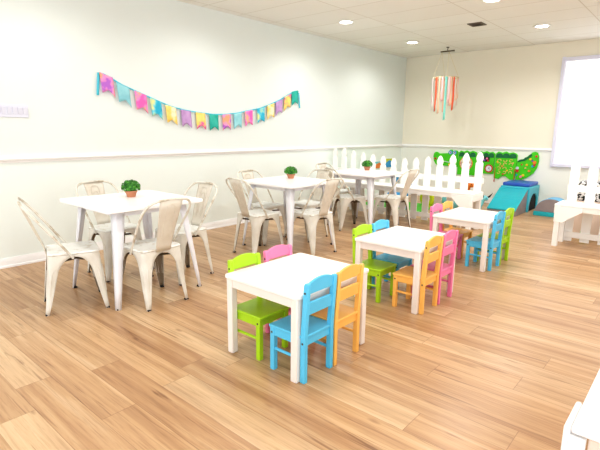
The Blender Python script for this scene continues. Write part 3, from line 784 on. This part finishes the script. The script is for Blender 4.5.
p3 = crest_panel([(-3.15, 0.60), (-3.14, 0.51), (-3.05, 0.497), (-3.02, 0.535), (-2.98, 0.558), (-2.92, 0.556), (-2.88, 0.525), (-2.84, 0.50), (-2.76, 0.50), (-2.74, 0.60), (-2.735, 0.97), (-2.76, 1.0), (-2.82, 1.025), (-2.89, 1.005), (-2.95, 1.035), (-3.02, 1.01), (-3.09, 1.03), (-3.14, 0.99)])
scales(p3, -3.13, -2.75, 0.955, 3, 0.045)
rnd = random.Random(5)
for x in (-3.06, -2.95, -2.84):
    for z in (0.63, 0.71, 0.79, 0.86):
        bm = new(); a0 = rnd.random() * 6
        add_tube(bm, [(x - ox + 0.032 * math.cos(a0 + k * 0.6), -0.034, z - oz + 0.024 * math.sin(a0 + k * 0.6)) for k in range(8)], 0.008, 6); obj('peg_path', bm, M['tan'], p3)
for x, z, c in ((-3.00, 0.75, 'orange'), (-2.90, 0.67, 'yellow'), (-3.09, 0.83, 'yellow'), (-2.80, 0.82, 'tan'), (-2.97, 0.60, 'red')): disc('bead', x, z, 0.017, M[c], p3, 0.03, 0.014, 12)
for x in (-3.125, -2.76):
    bm = new(); add_tube(bm, [(x - ox, -0.036, 0.72 - oz), (x - ox, -0.036, 0.50 - oz), (x - ox, -0.036, 0.44 - oz)], 0.008, 6, radii=[0.006, 0.006, 0.012]); obj('mallet', bm, M['red'], p3)
tail = plate('tail', [(-2.735, 0.50), (-2.62, 0.515), (-2.52, 0.565), (-2.43, 0.645), (-2.375, 0.75), (-2.352, 0.87), (-2.36, 0.97), (-2.385, 1.03), (-2.43, 1.05), (-2.475, 1.035), (-2.54, 0.97), (-2.62, 0.91), (-2.69, 0.875), (-2.73, 0.865)], M['croc'], t, 0.0, 0.03)
plate('scale_crest', [(-2.72, 0.84), (-2.70, 0.885), (-2.66, 0.90), (-2.62, 0.90), (-2.60, 0.935), (-2.55, 0.95), (-2.53, 0.985), (-2.49, 1.01), (-2.475, 0.97), (-2.53, 0.92), (-2.60, 0.87)], M['croc_dark'], tail, 0.03, 0.008)
for x, z, c, r in ((-2.715, 0.73, 'plate', .028), (-2.712, 0.68, 'red', .03), (-2.60, 0.60, 'yellow', .024), (-2.64, 0.57, 'k_pink', .024), (-2.50, 0.69, 'orange', .022), (-2.45, 0.78, 'toy_blue', .02), (-2.42, 0.85, 'orange', .032), (-2.42, 0.80, 'red', .022), (-2.40, 0.965, 'red', .02), (-2.50, 0.91, 'yellow', .02), (-2.55, 0.80, 'yellow', .02), (-2.46, 0.88, 'purple', .018), (-2.57, 0.74, 'tan', .016), (-2.64, 0.80, 'red', .014), (-2.72, 0.60, 'toy_blue', .016)):
    disc('bead', x, z, r, M[c], tail, 0.03, 0.016, 14)

# ------------------------------------------------------------------ foam climbing set
t = thing('foam_tunnel_block', 'light teal foam tunnel block with an arched opening and blue top cushion', 'soft play block', (-2.535, 8.82, 0))
pr = [(0, 0)]
cy_, rr = 0.33, 0.25
pr += [(cy_ - rr, 0)] + [(cy_ - rr * math.cos(PI * k / 16), 0.06 + rr * math.sin(PI * k / 16)) for k in range(17)] + [(cy_ + rr, 0), (0.64, 0), (0.64, 0.445), (0, 0.445)]
bm = new(); add_prism(bm, pr, 0.50, 'x', -0.255); obj('body', bm, M['teal_l'], t, 0.012)
bm = new(); add_prism(bm, [(cy_ - rr - .004, 0.002)] + [(cy_ - (rr + .004) * math.cos(PI * k / 16), 0.06 + (rr + .004) * math.sin(PI * k / 16)) for k in range(17)] + [(cy_ + rr + .004, 0.002)], 0.44, 'x', -0.22); obj('tunnel_dark_plug', bm, M['dark'], t)  # added dark plug; the tunnel's inner darkness is put into its colour
bm = new(); add_box(bm, (-0.005, 0.32, 0.477), (0.46, 0.57, 0.06)); obj('top_cushion', bm, M['navy'], t, 0.016)
t = thing('foam_ramp', 'teal foam ramp with a grey side leading up to the tunnel block', 'soft play ramp', (-2.535, 8.815, 0))
bm = new(); add_prism(bm, [(0, 0), (0, 0.40), (-0.04, 0.40), (-0.61, 0.10), (-0.61, 0)], 0.47, 'x', -0.25); obj('body', bm, M['grey'], t, 0.006)
bm = new(); add_prism(bm, [(-0.002, 0.402), (-0.002, 0.412), (-0.044, 0.412), (-0.33, 0.2605), (-0.33, 0.250), (-0.041, 0.402)], 0.476, 'x', -0.253); obj('upper_cover', bm, M['teal'], t, 0.003)
bm = new(); add_prism(bm, [(-0.334, 0.248), (-0.334, 0.2585), (-0.620, 0.108), (-0.620, 0.09), (-0.612, 0.09), (-0.612, 0.1015)], 0.476, 'x', -0.253); obj('lower_cover', bm, M['teal'], t, 0.003)
t = thing('foam_half_round', 'foam half round with grey face, blue top and teal base by the back wall', 'soft play arch', (-1.88, 8.62, 0))
bm = new(); add_box(bm, (0, 0.16, 0.037), (0.52, 0.36, 0.074)); obj('base', bm, M['teal'], t, 0.008)
arc = [(0.245 * math.cos(PI * k / 20), 0.076 + 0.225 * math.sin(PI * k / 20)) for k in range(21)]
bm = new(); add_prism(bm, arc, 0.02, 'y', 0.0); obj('face', bm, M['grey'], t, 0.004)
arc = [(0.25 * math.cos(PI * k / 20), 0.076 + 0.23 * math.sin(PI * k / 20)) for k in range(21)]
bm = new(); add_prism(bm, arc, 0.30, 'y', 0.02); obj('cover', bm, M['sky'], t, 0.004)

# ------------------------------------------------------------------ toys behind the fences
bm = new(); add_prism(bm, rrect(0.65, 0.6, 0.05), 0.014, 'z', 0.0)
o = obj('play_mat', bm, M['grass'], None, 0.004); o.location = (-4.35, 7.75, 0); tag(o, 'grass green play mat on the floor behind the long picket bench', 'mat')
bm = new(); add_ball(bm, (0, 0, 0.1), 0.1, 3)
o = obj('toy_ball', bm, M['red'], None); o.location = (-4.33, 8.0, 0.014); tag(o, 'red ball seen through the pickets above the green mat', 'ball')

def hopper(name, label, loc, rz, m, extra):
    """an inflatable hopping animal: barrel body, neck, head, four stub legs, ears"""
    t = thing(name, label, 'toy', loc, rz)
    bm = new(); add_lathe(bm, [(0.0005, -0.2), (0.06, -0.19), (0.10, -0.14), (0.115, 0.0), (0.105, 0.12), (0.06, 0.18), (0.0005, 0.19)], (0, 0, 0.24), 20, 'x')
    add_tube(bm, [(0.11, 0, 0.27), (0.17, 0, 0.36), (0.20, 0, 0.44), (0.25, 0, 0.47), (0.32, 0, 0.44)], 0.06, 12, radii=[0.085, 0.07, 0.065, 0.07, 0.04])
    for sx in (-0.12, 0.10):
        for sy in (-0.07, 0.07): add_tube(bm, [(sx, sy, 0.18), (sx * 1.15, sy * 1.2, 0.08), (sx * 1.2, sy * 1.25, 0.0)], 0.04, 10, radii=[0.05, 0.042, 0.045])
    obj('body', bm, m, t, angle=60)
    for s_ in (-1, 1):
        bm = new(); add_tube(bm, [(0.20, s_ * 0.045, 0.49), (0.185, s_ * 0.06, 0.55), (0.18, s_ * 0.062, 0.58)], 0.015, 8, radii=[0.02, 0.016, 0.003]); obj('ear', bm, extra, t)
        bm = new(); add_ball(bm, (0.27, s_ * 0.058, 0.475), 0.012, 2); obj('eye', bm, M['black'], t)
    bm = new(); add_tube(bm, [(-0.19, 0, 0.27), (-0.23, 0, 0.29), (-0.26, 0, 0.24)], 0.012, 8, radii=[0.018, 0.014, 0.006]); obj('tail', bm, extra, t)
    return t
hopper('animal_hopper', 'bright blue hopping animal toy behind the middle of the long picket bench', (-4.12, 7.45, 0.026), 1.2, M['toy_blue'], M['toy_blue'])
h = hopper('animal_hopper', 'aqua hopping animal toy with a dark horn beside the end of the long bench', (-2.86, 7.75, 0), 0.5, M['toy_teal'], M['black'])
h.scale = (0.68, 0.68, 0.68)
bm = new(); add_tube(bm, [(0.30, 0, 0.47), (0.37, 0, 0.53), (0.42, 0, 0.60)], 0.02, 10, radii=[0.028, 0.018, 0.003])
obj('horn', bm, M['black'], h)
hopper('animal_hopper', 'orange hopping animal toy seen through the pickets under the crocodile board', (-3.55, 8.75, 0), 0.2, M['orange'], M['bronze']).scale = (0.9, 0.9, 0.9)
t = thing('play_ring', 'lime yellow foam ring toy standing behind the long picket bench', 'toy', (-3.84, 8.05, 0.0145), 0.0)
bm = new(); add_tube(bm, [(0.105 * math.cos(2 * PI * k / 24), 0, 0.16 + 0.105 * math.sin(2 * PI * k / 24)) for k in range(24)], 0.05, 12, True); obj('ring', bm, M['toy_lime'], t)
box_obj('stand', (0, 0, 0.0175), (0.16, 0.14, 0.035), M['toy_lime'], t, 0.006)
bm = new(); add_ball(bm, (0, 0, 0.17), 0.17, 3)
o = obj('play_ball', bm, M['toy_teal'], None); o.location = (-3.42, 8.15, 0); tag(o, 'large pale aqua ball behind the pickets of the long bench', 'ball')
# picture cards pinned low on the left end of the back wall
for px_, py_, pz_, rz_, w, h_, c, c2, l in ((XL, 8.48, 0.70, PI / 2, .36, .15, 'orange', 'toy_teal', 'small orange and aqua picture card above the far white table'),
        (XL, 8.90, 0.72, PI / 2, .34, .20, 'toy_blue', 'toy_lime', 'small blue and lime picture card above the far white table'),
        (XL, 9.27, 0.37, PI / 2, .26, .22, 'toy_blue', 'sky', 'bright blue picture card low on the wall behind the pickets'),
        (-4.90, YB, 0.35, 0, .14, .22, 'yellow', 'toy_blue', 'yellow and blue picture card low on the wall behind the pickets')):
    t = thing('picture_card', l, 'picture', (px_, py_, pz_), rz_, 'picture cards behind the long bench')
    box_obj('board', (0, -0.008, 0), (w, 0.014, h_), M['trim'], t, 0.002)
    bm = new(); add_prism(bm, [(-w * .46, -h_ * .46), (w * .46, -h_ * .46), (w * .46, h_ * .1), (w * .1, h_ * .3), (-w * .46, -h_ * .05)], 0.003, 'y', -0.018); obj('shape', bm, M[c], t)
    bm = new(); add_prism(bm, [(-w * .40, -h_ * .02), (w * .1, h_ * .32), (w * .44, h_ * .14), (w * .44, h_ * .46), (-w * .40, h_ * .46)], 0.003, 'y', -0.018); obj('shape', bm, M[c2], t)
# patterned cushion behind the right bench and little toy below it
t = thing('storage_bench', 'pale blush storage box standing behind the right picket bench', 'storage box', (-0.85, 7.35, 0.0))
box_obj('box', (0, 0, 0.235), (0.9, 0.36, 0.47), M['blush'], t, 0.008)
box_obj('lid', (0, 0, 0.485), (0.93, 0.39, 0.03), M['blush'], t, 0.006)
t = thing('patterned_cushion', 'black and white patterned cushion seen between the right bench pickets', 'cushion', (-0.85, 7.35, 0.50))
bm = new(); add_prism(bm, rrect(0.43, 0.16, 0.06), 0.26, 'z', 0.0); obj('cover', bm, M['zebra'], t, 0.03)
t = thing('toy_figure', 'small red and green toy figure beneath the right bench seat', 'toy', (-1.10, 7.0, 0.0)); t.scale = (0.8, 0.8, 0.8)
bm = new(); add_lathe(bm, [(0.0005, 0), (0.05, 0), (0.05, 0.15), (0.035, 0.22), (0.0005, 0.225)], (0, 0, 0), 16); obj('stand', bm, M['grass'], t)
bm = new(); add_lathe(bm, [(0.0005, 0.225), (0.035, 0.23), (0.045, 0.28), (0.03, 0.35), (0.0005, 0.355)], (0, 0, 0), 16); obj('body', bm, M['red'], t)
bm = new(); add_ball(bm, (0, 0, 0.385), 0.034, 2); obj('head', bm, M['blush'], t)

# ------------------------------------------------------------------ white cabinet corner at the right edge
t = thing('low_cabinet', 'corner of a low white cabinet at the bottom right edge of the photo', 'cabinet', (0.285, 2.375, 0))
W_, D_, HH = 1.0, 1.5, 0.45
bm = new(); add_box(bm, (0.02, 0, HH / 2 - 0.012), (W_ - 0.06, D_ - 0.04, HH - 0.024)); obj('carcass', bm, M['blush'], t, 0.004)
bm = new(); add_box(bm, (0, 0, HH - 0.012), (W_, D_, 0.024)); obj('top', bm, M['trim'], t, 0.006)
bm = new(); add_box(bm, (-W_ / 2 - 0.012, -D_ / 2 + 0.10, HH / 2 - 0.002), (0.022, 0.20, HH - 0.004)); obj('side_board', bm, M['trim'], t, 0.010)
bm = new(); add_box(bm, (-W_ / 2 + 0.02, -D_ / 2 + 0.012, (HH - 0.03) / 2), (0.05, 0.03, HH - 0.03)); obj('corner_post', bm, M['trim'], t, 0.005)

# ------------------------------------------------------------------ world, camera, colour
w = bpy.data.worlds.new('bright_daylight'); scene.world = w; w.use_nodes = True
bg = w.node_tree.nodes['Background']; bg.inputs['Color'].default_value = (0.97, 0.985, 1.0, 1); bg.inputs['Strength'].default_value = 1.75

f_px, pitch, yaw, roll = 463.73, 0.2020, -0.7149, 0.0106
fwd = Vector((math.sin(yaw) * math.cos(pitch), math.cos(yaw) * math.cos(pitch), -math.sin(pitch)))
right = Vector((math.cos(yaw), -math.sin(yaw), 0)); up = right.cross(fwd)
r2 = right * math.cos(roll) + up * math.sin(roll); u2 = -right * math.sin(roll) + up * math.cos(roll)
cd = bpy.data.cameras.new('camera'); cam = bpy.data.objects.new('camera', cd); COL.objects.link(cam)
R3 = Matrix((r2, u2, -fwd)).transposed()
cam.matrix_world = Matrix.Translation((0, 0, 1.4)) @ R3.to_4x4()
cd.sensor_fit = 'HORIZONTAL'; cd.sensor_width = 36.0; cd.lens = 36.0 * f_px / 600.0
cd.clip_start = 0.05; cd.clip_end = 100
scene.camera = cam
scene.view_settings.view_transform = 'Standard'
scene.view_settings.look = 'Medium High Contrast'
scene.view_settings.exposure = 0.14
